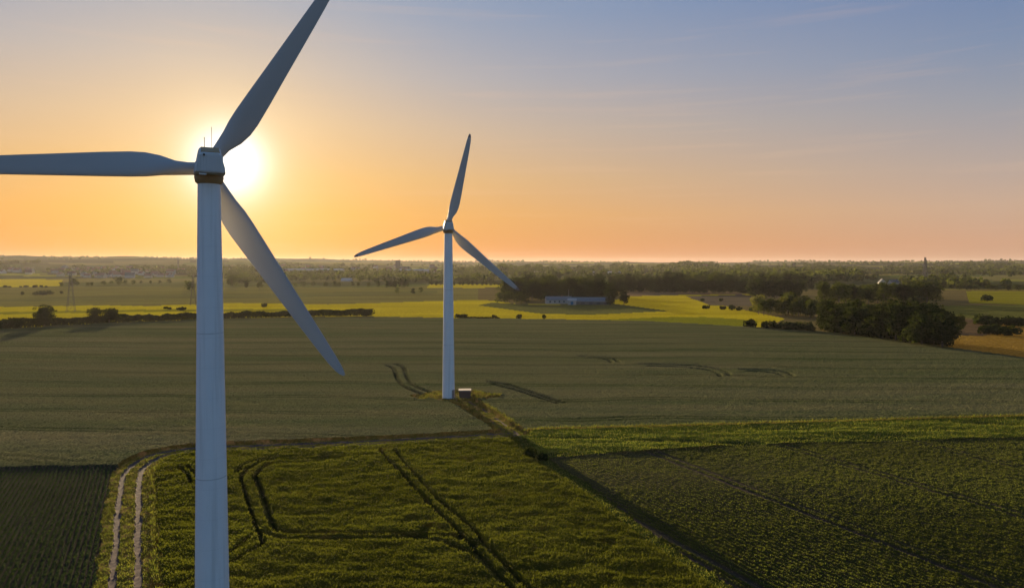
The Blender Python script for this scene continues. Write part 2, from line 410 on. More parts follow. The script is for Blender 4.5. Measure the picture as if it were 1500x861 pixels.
M_barleyleaf = leafmat('barley_blades', (.076, .083, .016), (.125, .113, .025), .42, (1.3, 1.45, .6))
M_potleaf = leafmat('potato_leaves', (.060, .064, .015), (.112, .112, .027), .40, (1.3, 1.45, .6))
M_grassleaf = leafmat('grass_blades', (.066, .095, .018), (.18, .145, .045), .45, (1.3, 1.45, .6))
M_beetleaf = leafmat('beet_leaves', (.026, .044, .020), (.044, .062, .026), .25)
M_leaf = leafmat('broad_leaves', (.034, .046, .012), (.060, .072, .016), .42)
M_leafdark = leafmat('dark_leaves', (.018, .026, .009), (.034, .044, .012), .32)
M_leafolive = leafmat('olive_leaves', (.060, .066, .018), (.100, .098, .024), .38)
M_bark = solid('bark', (.10, .075, .05), .9, scale=3, bump=.5)
M_white = solid('turbine_paint', (.58, .58, .57), .62, spec=.12, var=.13, scale=1.1, stretch=(1, 1, .05))
def tower_paint():
    m, nt = newmat('tower_paint'); out = N(nt, 'ShaderNodeOutputMaterial'); p = N(nt, 'ShaderNodeBsdfPrincipled')
    tc = nt.nodes.new('ShaderNodeTexCoord').outputs['Object']; sp = N(nt, 'ShaderNodeSeparateXYZ'); lk(nt, tc, sp.inputs[0])
    f, _ = noise(nt, 2.2, 6, vec=tc, stretch=(1, 1, .035)); g, _ = noise(nt, .5, 4, vec=tc)
    col = mixc(nt, mathn(nt, 'MULTIPLY', remap(nt, f, .50, .70), .5), (.74, .74, .73), (.50, .49, .46))
    col = mixc(nt, remap(nt, g, .3, .7, 0, .25), col, (.60, .61, .62))
    ph = mathn(nt, 'ABSOLUTE', mathn(nt, 'SUBTRACT', mathn(nt, 'FLOORED_MODULO', sp.outputs[2], 2.85), 1.4))
    col = mixc(nt, remap(nt, ph, .02, .05, .10, 0), col, (.36, .36, .36))
    lk(nt, col, p.inputs['Base Color']); p.inputs['Roughness'].default_value = .58; p.inputs['Specular IOR Level'].default_value = .2; lk(nt, p.outputs[0], out.inputs[0]); return m
M_tower = tower_paint()
M_blade = solid('blade_gelcoat', (.42, .395, .375), .60, spec=.12, var=.08, scale=.22, stretch=(1, 1, .15))
M_tip = solid('blade_tip_paint', (.16, .13, .14), .4)
M_dark = solid('dark_fitting', (.055, .045, .035), .6)
M_brown = solid('warm_flare_brown', (.40, .25, .11), .55, scale=1.5)  # golden tone of the warm flare put into the colour of hatch and yaw ring
M_steel = solid('galvanised_steel', (.30, .30, .31), .5, metal=.6, scale=2)
M_conc = solid('concrete', (.36, .35, .33), .9, scale=2, bump=.3)

# ------------------------------------------------------------------ ground sheet, split by what grows on it
H0 = 34.0
rows = [2., 8, 16, 24, 31]
FPR = 682.7
v = FPR * H0 / 36.0
while True:
    r = FPR * H0 / v
    if r > 11800: break
    rows.append(r); v -= (.50 if r < 240 else .62) if v > 12 else .34
    if v < .5: break
rows = np.array(rows)
tn = np.linspace(math.tan(rad(-43)), math.tan(rad(43)), 1500)
az = np.concatenate([np.radians(np.linspace(-180, -44, 46)[:]), np.arctan(tn), np.radians(np.linspace(44, 180, 46)[:-1])])
nr, na = len(rows), len(az)
RR, AA = np.meshgrid(rows, az, indexing='ij')
GX = (RR * np.sin(AA)); GY = (RR * np.cos(AA))
fx, fy = GX.ravel(), GY.ravel()
REG = classify(fx, fy)
Hc, SOIL = crop_height(fx, fy, REG)
GZ = terrain(fx, fy) + Hc

# far farmland colours: real fields, woods and rough ground
tint = np.zeros((len(fx), 4)); tint[:, 3] = 1; lit = np.zeros(len(fx))
fr = REG == FAR
X, Y = fx[fr], fy[fr]; R_ = np.hypot(X, Y)
c = np.tile(np.array([.125, .100, .040]), (len(X), 1)); l = np.full(len(X), .18)
big = fbm(X / 420, Y / 420, 101, 3)
def cellf(x, y, sx, sy, seed):
    a = rad(18); u = (x * math.cos(a) + y * math.sin(a)) / sx + .35 * fbm(x / 600, y / 600, seed + 5, 2); w = (-x * math.sin(a) + y * math.cos(a)) / sy + .35 * fbm(x / 500, y / 500, seed + 9, 2)
    iu = np.floor(u); iw = np.floor(w + .5 * _hash(iu, iu, seed)); return _hash(iu, iw, seed + 1), _hash(iu, iw, seed + 2)
h1, h2 = cellf(X, Y, 420, 260, 131)
pal = np.array([[.125, .11, .042], [.10, .105, .035], [.085, .105, .025], [.15, .135, .045], [.05, .058, .022], [.20, .20, .03]])
k = (h1 * 6).astype(int).clip(0, 5); far2 = R_ > 1000
c[far2] = pal[k[far2]]; l[far2] = np.where(h2[far2] > .75, .5, .18)
wood = (fbm(X / 520, Y / 380, 141, 4) > .02) & (R_ > 2000)
c[wood] = (.040, .042, .020); l[wood] = .15
def paint(poly, col, li, soft=None):
    m = inpoly(X, Y, poly); c[m] = col; l[m] = li
YG = (.42, .385, .022); YGd = (.21, .22, .018)
paint(gflat([(-500, 419), (100, 419.5), (330, 420), (560, 421), (700, 419), (700, 446), (480, 447), (200, 450), (-500, 452)]), (.150, .138, .042), .24)
paint(gflat([(-500, 436), (0, 437), (180, 431), (400, 430), (640, 426), (640, 430), (400, 436), (200, 438), (-500, 446)]), (.118, .118, .038), .18)
paint(gflat([(-300, 408.5), (92, 409.5), (88, 419), (-300, 419.5)]), YG, .62)
paint(gflat([(630, 418), (735, 417.5), (760, 421), (700, 423), (625, 422)]), YG, .62)
paint(gflat([(-500, 449), (0, 447.5), (150, 447), (215, 449.5), (330, 444.5), (480, 446.5), (640, 440.5), (700, 439.5), (720, 440), (760, 445), (880, 445.5), (915, 434), (925, 432.5), (1000, 430.5), (1095, 429.5), (1140, 434), (1010, 437), (1060, 448), (1110, 458), (1150, 466), (1110, 484), (1000, 484), (500, 475), (0, 500), (-500, 520)]), YG, .62)
paint(gflat([(720, 443), (790, 446), (900, 444), (980, 455), (860, 460), (790, 458), (700, 447)]), (.10, .105, .030), .2)
paint(gflat([(-400, 458), (0, 456), (250, 454), (420, 453), (420, 455.5), (250, 457), (0, 460), (-400, 466)]), YGd, .45)
paint(gflat([(880, 467.5), (930, 465), (970, 463.6), (1030, 463.4), (1075, 466), (1110, 470), (1105, 481), (1000, 476), (940, 470)]), (.19, .21, .018), .5)
paint(gflat([(905, 427), (1000, 426), (1100, 427.5), (1140, 430), (1000, 431), (920, 433)]), (.17, .12, .07), .2)
paint(gflat([(1005, 433), (1085, 431), (1140, 434), (1195, 446), (1150, 456), (1090, 448), (1040, 447)]), (.105, .085, .055), .12)
paint(gflat([(1370, 470), (1450, 470), (1900, 492), (1900, 560), (1500, 522), (1390, 508)]), (.25, .165, .035), .45)
paint(gflat([(1380, 466), (1440, 468), (1470, 484), (1440, 489), (1390, 489)]), (.11, .075, .040), .15)
paint(gflat([(1380, 448), (1500, 446), (1900, 446), (1900, 488), (1500, 478), (1440, 468), (1380, 462)]), (.105, .115, .030), .35)
paint(gflat([(1415, 428), (1900, 424), (1900, 446), (1500, 446), (1420, 444)]), (.20, .205, .020), .55)
tint[fr, :3] = c; lit[fr] = l

faces_i = (np.arange(nr - 1)[:, None] * na + np.arange(na - 1)[None, :])
quads = np.stack([faces_i, faces_i + na, faces_i + na + 1, faces_i + 1], -1).reshape(-1, 4)[:, ::-1]
# face region: the region of the majority corner keeps edges crisp
freg = REG[quads[:, 0]]
allv = np.stack([fx, fy, GZ], 1)
def region_obj(name, codes, mat, label=None):
    m = np.isin(freg, codes); q = quads[m]; u, inv = np.unique(q.ravel(), return_inverse=True)
    at = {'soil': ('FLOAT', SOIL[u])}
    if FAR in codes: at = {'tint': ('FLOAT_COLOR', tint[u]), 'lit': ('FLOAT', lit[u])}
    me = mesh_np(name, allv[u], inv.reshape(-1, 4), [mat], True, at)
    return tag(link(name, me), label, None, None, 'structure')
region_obj('farmland', [FAR], M_farm); region_obj('wheat_field', [WHT], M_wheat); region_obj('potato_field', [POT], M_potato)
region_obj('meadow', [GRS], M_grass); region_obj('barley_field', [BAR], M_barley); region_obj('beet_field', [BEE], M_beet)
region_obj('track_verge', [VRG], M_verge); region_obj('dirt_track', [RUT], M_rut); region_obj('ditch', [DIT], M_ditch); region_obj('field_margin', [STR], M_straw)

# ------------------------------------------------------------------ leaves and blades on the near crops (real geometry)
def leaf_quads(P, size, hgt, lean=.35, up=None):
    """one upright leaf quad per point"""
    n = len(P); a = RNG.random(n) * 2 * math.pi; w = size * (.6 + .8 * RNG.random(n)); h = hgt * (.6 + .7 * RNG.random(n))
    t = np.stack([np.cos(a), np.sin(a), np.zeros(n)], 1); b = RNG.normal(size=(n, 3)) * lean; b[:, 2] = 1
    b /= np.linalg.norm(b, axis=1)[:, None]
    p0 = P - t * w[:, None] * .5; p1 = P + t * w[:, None] * .5
    p2 = P + b * h[:, None] + t * w[:, None] * .18; p3 = P + b * h[:, None] - t * w[:, None] * .18
    V = np.stack([p0, p1, p2, p3], 1).reshape(-1, 3); Fq = np.arange(4 * n).reshape(n, 4)
    return V, Fq
def scatter(xr, yr, n, codes, keep=None):
    y = np.exp(RNG.uniform(math.log(yr[0]), math.log(yr[1]), n))     # denser close by
    lx = xr[0] * y; hx = xr[1] * y; x = RNG.uniform(0, 1, n) * (hx - lx) + lx
    g = classify(x, y); m = np.isin(g, codes); x, y, g = x[m], y[m], g[m]
    h, s = crop_height(x, y, g)
    if keep is not None:
        m = keep(x, y, h, s, g); x, y, h, s, g = x[m], y[m], h[m], s[m], g[m]
    return x, y, h, s, g
def stuff(name, V, Fq, mat, label, cat):
    return tag(link(name, mesh_np(name, V, Fq, [mat])), label, cat, None, 'stuff')
x, y, h, s, g = scatter((-.62, .62), (66, 135), 420000, [BAR], lambda x, y, h, s, g: s < .25)
V, Fq = leaf_quads(np.stack([x, y, terrain(x, y) + h - .10], 1), .10, .34, .5)
stuff('barley_stalks', V, Fq, M_barleyleaf, 'yellow green barley stalks standing in the field beside the track', 'crop')
x, y, h, s, g = scatter((-.15, .85), (66, 140), 520000, [POT], lambda x, y, h, s, g: s < .4)
V, Fq = leaf_quads(np.stack([x, y, terrain(x, y) + h - .08], 1), .145, .16, .9)
stuff('potato_leaves', V, Fq, M_potleaf, 'dark green potato leaves in rows beside the meadow strip', 'crop')
x, y, h, s, g = scatter((-.85, -.4), (60, 115), 160000, [BEE], lambda x, y, h, s, g: s < .6)
V, Fq = leaf_quads(np.stack([x, y, terrain(x, y) + h - .05], 1), .12, .16, .8)
stuff('beet_leaves', V, Fq, M_beetleaf, 'dark beet leaves in narrow rows left of the dirt track', 'crop')
x, y, h, s, g = scatter((-.85, .85), (60, 185), 420000, [VRG, STR, GRS, DIT])
hh = np.where(g == STR, .5, np.where(g == GRS, .34, .26))
V, Fq = leaf_quads(np.stack([x, y, terrain(x, y) + h - .08], 1), .09, hh, .5)
stuff('tall_grass', V, Fq, M_grassleaf, 'dry yellow grass along the track and the field edges', 'grass')

# ------------------------------------------------------------------ trees
def crown_mesh(name, mat, n, lobes, leaf, flat=1.0, seed=0):
    r = np.random.default_rng(seed); L = np.array(lobes, float)      # x y z radius
    w = L[:, 3] ** 2; k = r.choice(len(L), n, p=w / w.sum())
    d = r.normal(size=(n, 3)); d /= np.linalg.norm(d, axis=1)[:, None]; d[:, 2] *= flat
    rad_ = L[k, 3] * (.62 + .42 * r.random(n) ** .6) * (1 + .10 * r.normal(size=n))
    P = L[k, :3] + d * rad_[:, None]; P[:, 2] = np.maximum(P[:, 2], .02)
    nn = d + r.normal(size=(n, 3)) * .55; nn /= np.linalg.norm(nn, axis=1)[:, None]
    q = r.normal(size=(n, 3)); t = np.cross(nn, q); t /= np.linalg.norm(t, axis=1)[:, None]; b = np.cross(nn, t)
    s = leaf * (.55 + .9 * r.random(n))[:, None]
    V = np.stack([P - t * s - b * s * .6, P + t * s - b * s * .6, P + t * s * .7 + b * s, P - t * s * .7 + b * s], 1).reshape(-1, 3)
    return mesh_np(name, V, np.arange(4 * n).reshape(n, 4), [mat])
def lobes_broad(seed, w=.36, base=.04, n=18):
    r = np.random.default_rng(seed); out = []
    for i in range(n):
        z = base + .16 + (.86 - base - .12) * r.random(); env = w * math.sqrt(max(.12, 1 - ((z - .46) / .50) ** 2)) * .75
        a = r.random() * 6.283; q = env * math.sqrt(r.random())
        out.append((math.cos(a) * q, math.sin(a) * q, z, .11 + .085 * r.random()))
    for i in range(7):
        a = r.random() * 6.283; z = .3 + .62 * r.random(); q = w * (1.12 - .7 * abs(z - .45)); out.append((math.cos(a) * q, math.sin(a) * q, z, .055 + .045 * r.random()))
    out.append((0, 0, .5, .24)); out.append((0.03, 0, .72, .19)); return out
def lobes_tall(seed, w=.21):
    r = np.random.default_rng(seed); out = []
    for i in range(18):
        z = .08 + .84 * r.random(); env = w * (1.05 - .55 * z); a = r.random() * 6.283; q = env * math.sqrt(r.random()) * .8
        out.append((math.cos(a) * q, math.sin(a) * q, z, .075 + .07 * (1 - z) + .03 * r.random()))
    out.append((0, 0, .4, .17)); out.append((0, 0, .65, .13)); out.append((0, 0, .15, .16)); return out
def lobes_bush(seed, w=.75, n=9):
    r = np.random.default_rng(seed); out = []
    for i in range(n):
        a = r.random() * 6.283; q = w * math.sqrt(r.random()); z = .25 + .42 * r.random() * (1 - (q / w) ** 2 * .5)
        out.append((math.cos(a) * q, math.sin(a) * q, z, .22 + .12 * r.random()))
    out.append((0, 0, .4, .42)); return out
def trunk_mesh(name, h, r0, seed, limbs=5):
    m = MB(); r = random.Random(seed)
    m.bar((0, 0, -.03), (.005, 0, h * .5), r0, 7, r2=r0 * .75); m.bar((.005, 0, h * .5), (0, .01, h), r0 * .75, 7, r2=r0 * .3)
    for i in range(limbs):
        a = r.random() * 6.283; z = h * (.45 + .1 * i); m.bar((0, 0, z), (math.cos(a) * .17, math.sin(a) * .17, z + .17), r0 * .42, 5, r2=r0 * .15)
    return m.mesh(name, [M_bark])
LIB = {}
def lib(kind, n, mk, leaf, mats, lows):
    for j in range(n):
        for lo, (cnt, lf) in lows.items():
            LIB[(kind, lo, j)] = (crown_mesh('crown', mats, cnt, mk(j), lf, seed=j * 13 + cnt), trunk_mesh('trunk', .7 if kind != 'bush' else .3, .022 if kind != 'bush' else .03, j))
lib('broad', 4, lambda j: lobes_broad(j + 3), .03, M_leaf, {'hi': (2600, .020), 'lo': (520, .042)})
lib('olive', 3, lambda j: lobes_broad(j + 23, .34), .03, M_leafolive, {'hi': (2000, .022), 'lo': (480, .044)})
lib('dark', 4, lambda j: lobes_broad(j + 43, .34, .02, 20), .03, M_leafdark, {'hi': (3400, .019), 'lo': (520, .042)})
lib('tall', 3, lambda j: lobes_tall(j + 63), .03, M_leafdark, {'hi': (3000, .017), 'lo': (480, .036)})
lib('bush', 3, lambda j: lobes_bush(j + 83), .05, M_leafdark, {'hi': (1100, .060), 'lo': (320, .10)})
COUNT = {}
def tree(px, py, hpx, kind, label, cat='tree', group=None, lo=None, wide=1.0, parts=True, name=None, depth=0.0):
    p = ground(px, py)
    if depth:                                   # further away along the ground, same direction
        q = p[:2] * (1 + depth / np.linalg.norm(p[:2])); p = np.array([q[0], q[1], float(terrain(*q))])
    h = hpx * np.linalg.norm(p[:2]) / F_PX / math.sqrt(1 + ((px - 750) / 1000) ** 2)
    lo = ('lo' if hpx < 17 else 'hi') if lo is None else lo
    n = {'broad': 4, 'olive': 3, 'dark': 4, 'tall': 3, 'bush': 3}[kind]; j = COUNT.get(kind, 0) % n; COUNT[kind] = COUNT.get(kind, 0) + 1
    cm, tm = LIB[(kind, lo, j)]
    nm = name or ('shrub' if kind == 'bush' else 'tree')
    rz = random.random() * 6.283; sc = (h * wide, h * wide * random.uniform(.9, 1.1), h * random.uniform(.95, 1.05))
    root = empty(nm, p, rz, label=label, cat=cat, group=group); root.scale = sc
    link('crown', cm, root); link('trunk', tm, root)
    return root
def span(x0, y0, x1, y1, n, hpx, kind, label, group, jit=.3, hv=.18, wide=1.0, cat='tree', depth=(0, 0), kinds=None):
    for i in range(n):
        t = (i + .5 + random.uniform(-jit, jit)) / n
        k = kind if kinds is None else random.choice(kinds)
        tree(x0 + (x1 - x0) * t, y0 + (y1 - y0) * t, hpx * random.uniform(1 - hv, 1 + hv), k, label, cat, group, wide=wide * random.uniform(.85, 1.2), depth=random.uniform(*depth))
# hedgerow along the far edge of the wheat, left
def hedge(name, pts, hm, n, mat, label, width=1.6, leaf=.32):
    L = smooth_line(np.array([ground(a, b)[:2] for a, b in pts])); seg = np.linalg.norm(np.diff(L, axis=0), axis=1); cum = np.r_[0, np.cumsum(seg)]
    r = np.random.default_rng(len(pts) + n); t = r.random(n) * cum[-1]
    x = np.interp(t, cum, L[:, 0]); y = np.interp(t, cum, L[:, 1])
    top = hm * (.86 + .30 * fbm(t / 4.5, t * 0, 201, 3) + .22 * fbm(t / 40, t * 0, 205, 2))
    top = np.where((width < 1.2) & (fbm(t / 5, t * 0, 207, 2) < 0), .35, 1) * top; z = r.random(n) ** .7 * top; wd = width * np.sqrt(np.clip(1 - (z / (top + .2)) ** 2, .05, 1))
    P = np.stack([x + r.normal(size=n) * wd * .6, y + r.normal(size=n) * wd * .6, terrain(x, y) + z + .1], 1)
    nn = r.normal(size=(n, 3)); nn /= np.linalg.norm(nn, axis=1)[:, None]; q = r.normal(size=(n, 3)); tt = np.cross(nn, q); tt /= np.linalg.norm(tt, axis=1)[:, None]; b = np.cross(nn, tt)
    s = leaf * (.5 + r.random(n))[:, None]
    V = np.stack([P - tt * s - b * s, P + tt * s - b * s, P + tt * s * .6 + b * s, P - tt * s * .6 + b * s], 1).reshape(-1, 3)
    o = L.mean(0); V[:, :2] -= o
    ob = link(name, mesh_np(name, V, np.arange(4 * n).reshape(n, 4), [mat]), loc=(o[0], o[1], 0))
    return tag(ob, label, 'hedge')
hedge('hedge', [(-260, 497), (-120, 489), (0, 482), (80, 478), (150, 474), (300, 467.5), (420, 464), (545, 462.5)], 4.6, 30000, M_leafdark, 'long dark hedge along the far left edge of the wheat field')
hedge('hedge', [(668, 466), (690, 466.3), (730, 466.6)], 2.4, 1300, M_leafdark, 'low gappy hedge by the far wheat edge right of the middle turbine tower', 1.0)
tree(65, 479, 31, 'dark', 'tall round dark tree standing in the left hedge', wide=1.5, lo='hi')
tree(22, 482, 20, 'bush', 'broad dark bush at the left end of the hedge', 'bush', wide=1.1, name='bush', lo='hi')
tree(140, 475, 25, 'dark', 'dark round tree in the hedge, left one of a close pair', wide=1.3)
tree(160, 474, 26, 'dark', 'dark round tree in the hedge, right one of a close pair', wide=1.4)
tree(536, 463, 12, 'bush', 'dark bush ending the left hedge', 'bush', name='bush', wide=.8, lo='hi')
tree(760, 467, 8, 'bush', 'small dark bush alone at the wheat edge below the farm', 'bush', name='bush', wide=.7)
tree(796, 467, 7, 'bush', 'smallest dark bush at the wheat edge below the farm', 'bush', name='bush', wide=.7)
tree(776, 672, 20, 'bush', 'small leafy dark bush beside the track junction', 'bush', name='bush', wide=.7, lo='hi')
tree(792, 676, 15, 'bush', 'lower dark bush right of the one at the track junction', 'bush', name='bush', wide=.8, lo='hi')
# bushes on the crest, right
tree(1101, 481, 16, 'bush', 'round dark bush left of the other bushes on the right field crest', 'bush', name='bush', wide=.75, lo='hi')
for (a, b, hp) in ((1128, 483, 15), (1146, 484, 17), (1163, 485, 16), (1180, 486, 17)):
    tree(a, b, hp, 'bush', 'dark bush in the low row on the right field crest', 'bush', 'bushes on the right field crest', wide=.9, name='bush', lo='hi')
# the dark clump behind the wheat, right
for i, (a, b, hp) in enumerate([(1212, 488, 40), (1232, 491, 43), (1252, 494, 45), (1272, 496, 48), (1292, 499, 51), (1312, 502, 54), (1332, 505, 56), (1350, 507, 58), (1368, 509, 56), (1380, 511, 48)]):
    tree(a, b, hp, 'dark', 'tall dark tree in the dense clump behind the right end of the wheat', group='dark trees in the right clump', wide=random.uniform(.95, 1.2), depth=random.uniform(0, 6))
for i in range(16):
    t = (i + .5) / 16; a, b = 1206 + 180 * t, 487 + 24 * t + 1.5 * math.sin(i * 2.1); hp = 41 + 17 * math.sin(min(1, t * 1.25) * 1.7) + random.uniform(-3, 3)
    tree(a, b, hp, 'tall' if i % 3 else 'dark', 'tall dark tree in the dense clump behind the right end of the wheat', group='dark trees in the right clump', wide=random.uniform(1.25, 1.6) if i % 3 else 1.15, depth=random.uniform(4, 20))
tree(1404, 486, 24, 'broad', 'loose green tree just right of the dark clump', wide=1.0)
tree(1372, 466, 12, 'olive', 'small olive tree on the golden slope behind the dark clump', wide=1.0)
span(1432, 488, 1478, 491, 3, 15, 'bush', 'dark shrub on the brown slope above the golden field', 'shrubs above the golden field', cat='bush')
span(1424, 474, 1500, 478, 5, 15, 'bush', 'rounded green thicket on the slope at the right edge', 'thickets on the right slope', cat='bush', wide=1.1)
# olive tree row
span(1108, 462, 1214, 470, 13, 28, 'olive', 'olive green tree in the row behind the crest bushes', 'olive tree row', kinds=['olive', 'olive', 'broad'], depth=(0, 30))
span(1030, 452, 1110, 456, 5, 8, 'bush', 'low rounded shrub on the rough brown patch', 'shrubs on the rough patch', cat='bush', wide=.9)
tree(1028, 441, 5, 'bush', 'tiny dark bush alone on the rough brown patch', 'bush', name='bush'); tree(1056, 441, 5, 'bush', 'second tiny dark bush farther right on the brown patch', 'bush', name='bush')
# big wood to the right
tree(1207, 446, 32, 'broad', 'tall round tree at the left end of the right wood', wide=1.0)
span(1215, 446, 1376, 444, 15, 27, 'dark', 'dark green tree in the wood behind the right clump', 'trees of the right wood', kinds=['dark', 'broad', 'broad'], depth=(0, 25), wide=1.1)
span(1222, 442, 1366, 440, 14, 20, 'dark', 'dark green tree in the wood behind the right clump', 'trees of the right wood', kinds=['dark', 'broad'], depth=(20, 60), wide=1.1)
tree(1342, 446, 16, 'bush', 'wide dark bush at the right end of the right wood', 'bush', name='bush', wide=.9)
# dark forest band in the middle distance
span(896, 427, 1115, 430, 30, 22, 'dark', 'dark tree in the long forest band beyond the yellow fields', 'trees of the forest band', kinds=['dark', 'tall'], wide=1.2)
span(870, 423, 1190, 423, 34, 19, 'dark', 'dark tree in the long forest band beyond the yellow fields', 'trees of the forest band', kinds=['dark', 'broad', 'tall'], wide=1.3, depth=(0, 120))
span(1100, 434, 1172, 437, 12, 22, 'dark', 'dense dark tree in the short block beside the rough patch', 'trees of the short dark block', wide=1.1)
span(1170, 424, 1290, 427, 10, 10, 'broad', 'green tree behind the right wood below the white cottages', 'trees below the white cottages', kinds=['broad', 'dark'], wide=1.2)
# the wood round the farm
span(728, 443, 775, 444, 6, 15, 'broad', 'low round tree at the left tip of the farm wood', 'low trees of the farm wood', wide=1.2)
span(736, 439, 892, 440, 16, 28, 'dark', 'dense dark tree in the wood behind the farm', 'trees of the farm wood', kinds=['dark', 'broad'], wide=1.25)
span(758, 434, 886, 435, 14, 27, 'dark', 'dense dark tree in the wood behind the farm', 'trees of the farm wood', kinds=['dark', 'broad'], wide=1.25, depth=(0, 40))
tree(894, 447, 27, 'dark', 'dark tree right of the long barn', wide=1.1); tree(914, 447, 21, 'dark', 'lower dark tree at the right tip of the farm wood', wide=1.1)
# hazy trees in the left and middle distance
tree(340, 420, 18, 'broad', 'large hazy round tree right of the near tower', wide=1.2); tree(361, 421, 11, 'tall', 'small conical hazy tree beside the large hazy one', wide=1.4)
tree(380, 424, 12, 'broad', 'hazy round tree left of the hanging blade', wide=1.1); tree(278, 426, 16, 'broad', 'hazy round tree left of the near tower', wide=1.3)
tree(582, 430, 9, 'broad', 'small tree standing alone on the pale field, leftmost of three'); tree(605, 430, 9, 'tall', 'small slim tree on the pale field, middle of three', wide=1.5); tree(616, 429, 8, 'broad', 'small tree on the pale field, rightmost of three', wide=1.2)
span(562, 421, 598, 421, 5, 12, 'dark', 'dark tree in the small hazy clump above the three lone trees', 'small hazy clump', wide=1.2)
tree(32, 432, 6, 'bush', 'tiny dark bush on the left pale field', 'bush', name='bush', wide=.6); tree(63, 432, 8, 'bush', 'long low dark thicket on the left pale field', 'bush', name='bush', wide=1.6)
tree(90, 430, 5, 'bush', 'tiny bush right of the thicket by the pylon', 'bush', name='bush', wide=.6)
tree(108, 419, 12, 'broad', 'hazy round tree behind the left pylon', wide=1.2); tree(175, 416, 11, 'broad', 'hazy round tree below the town', wide=1.4)
span(85, 420, 250, 415, 14, 6, 'broad', 'hazy tree in the hedgerow below the town', 'hedgerow below the town', wide=1.3)
span(0, 421, 75, 421, 7, 3.5, 'bush', 'tiny bush along the yellow field at the left edge', 'bushes along the left yellow field', cat='bush')
span(236, 452, 275, 455, 4, 5, 'bush', 'small bush on the field edge behind the left hedge', 'bushes behind the left hedge', cat='bush')
span(383, 450, 388, 450, 1, 7, 'bush', 'small bush on the yellow field left of the hanging blade', None, cat='bush')
span(630, 418, 735, 418, 16, 6, 'dark', 'dark tree in the thin belt beyond the pale field', 'thin dark tree belt', wide=1.4)
span(400, 420, 560, 420, 12, 7, 'broad', 'hazy tree below the distant low hills', 'hazy trees below the low hills', wide=1.3)
tree(1446, 441, 11, 'bush', 'round bush on the bright green field at the right edge', 'bush', name='bush', wide=1.0)
span(1385, 424, 1510, 426, 9, 9, 'broad', 'green tree in the row behind the bright right field', 'tree row behind the bright right field', wide=1.8)

# far woodland: thousands of crowns that read as one mass
def far_woods():
    Vs = []; r = np.random.default_rng(77)
    C = []
    def band(n, x0, x1, y0, y1, hm, dens=.0):
        px = r.uniform(x0, x1, n); py = r.uniform(y0, y1, n)
        p, ok = ground_v(px, py); ok &= (np.hypot(p[:, 0], p[:, 1]) > 1150) & (fbm(p[:, 0] / 330, p[:, 1] / 420, 151, 4, .6) + .5 * fbm(p[:, 0] / 1200, p[:, 1] / 900, 155, 2) > dens)
        for q in p[ok]: C.append((*q, hm * r.uniform(.7, 1.3)))
    band(3400, -250, 330, 380, 408, 11, .13); band(1700, 330, 720, 386, 415, 11, .10); band(700, 720, 1200, 390, 409, 15, -.12)
    band(1000, 1180, 1750, 391, 403, 14, -.12); band(600, 1000, 1262, 396, 414, 16, -.3); band(260, 1320, 1700, 412, 423, 13, -.05); band(90, 1320, 1750, 405, 424, 11, .05); band(50, 1180, 1285, 407, 412, 9, -.3); band(500, 900, 1700, 387.4, 392, 16, -.1)
    # wooded skyline on the hills
    for azd in np.linspace(-46, 46, 1100):
        d = r.uniform(5600, 7400); a = rad(azd + r.uniform(-.05, .05)); x, y = d * math.sin(a), d * math.cos(a)
        if fbm(azd / 3.0, 0 * azd, 161, 3) < -.15: continue
        C.append((x, y, float(terrain(x, y)), r.uniform(10, 20)))
    C = np.array(C); n = 26
    d = r.normal(size=(len(C), n, 3)); d /= np.linalg.norm(d, axis=2)[..., None]
    hh = C[:, 3][:, None, None]
    P = C[:, None, :3] + d * np.array([.46, .46, .40]) * hh * (.7 + .4 * r.random((len(C), n, 1))); P[..., 2] += C[:, 3][:, None] * .5
    P = P.reshape(-1, 3); nn = d.reshape(-1, 3) + r.normal(size=P.shape) * .5; nn /= np.linalg.norm(nn, axis=1)[:, None]
    q = r.normal(size=P.shape); t = np.cross(nn, q); t /= np.linalg.norm(t, axis=1)[:, None]; b = np.cross(nn, t); s = np.repeat(C[:, 3], n)[:, None] * .17
    V = np.stack([P - t * s - b * s, P + t * s - b * s, P + t * s + b * s, P - t * s + b * s], 1).reshape(-1, 3)
    return V
V = far_woods(); stuff('far_woodland', V, np.arange(len(V)).reshape(-1, 4), M_leaf, 'hazy wooded hills and copses along the horizon', 'woodland')

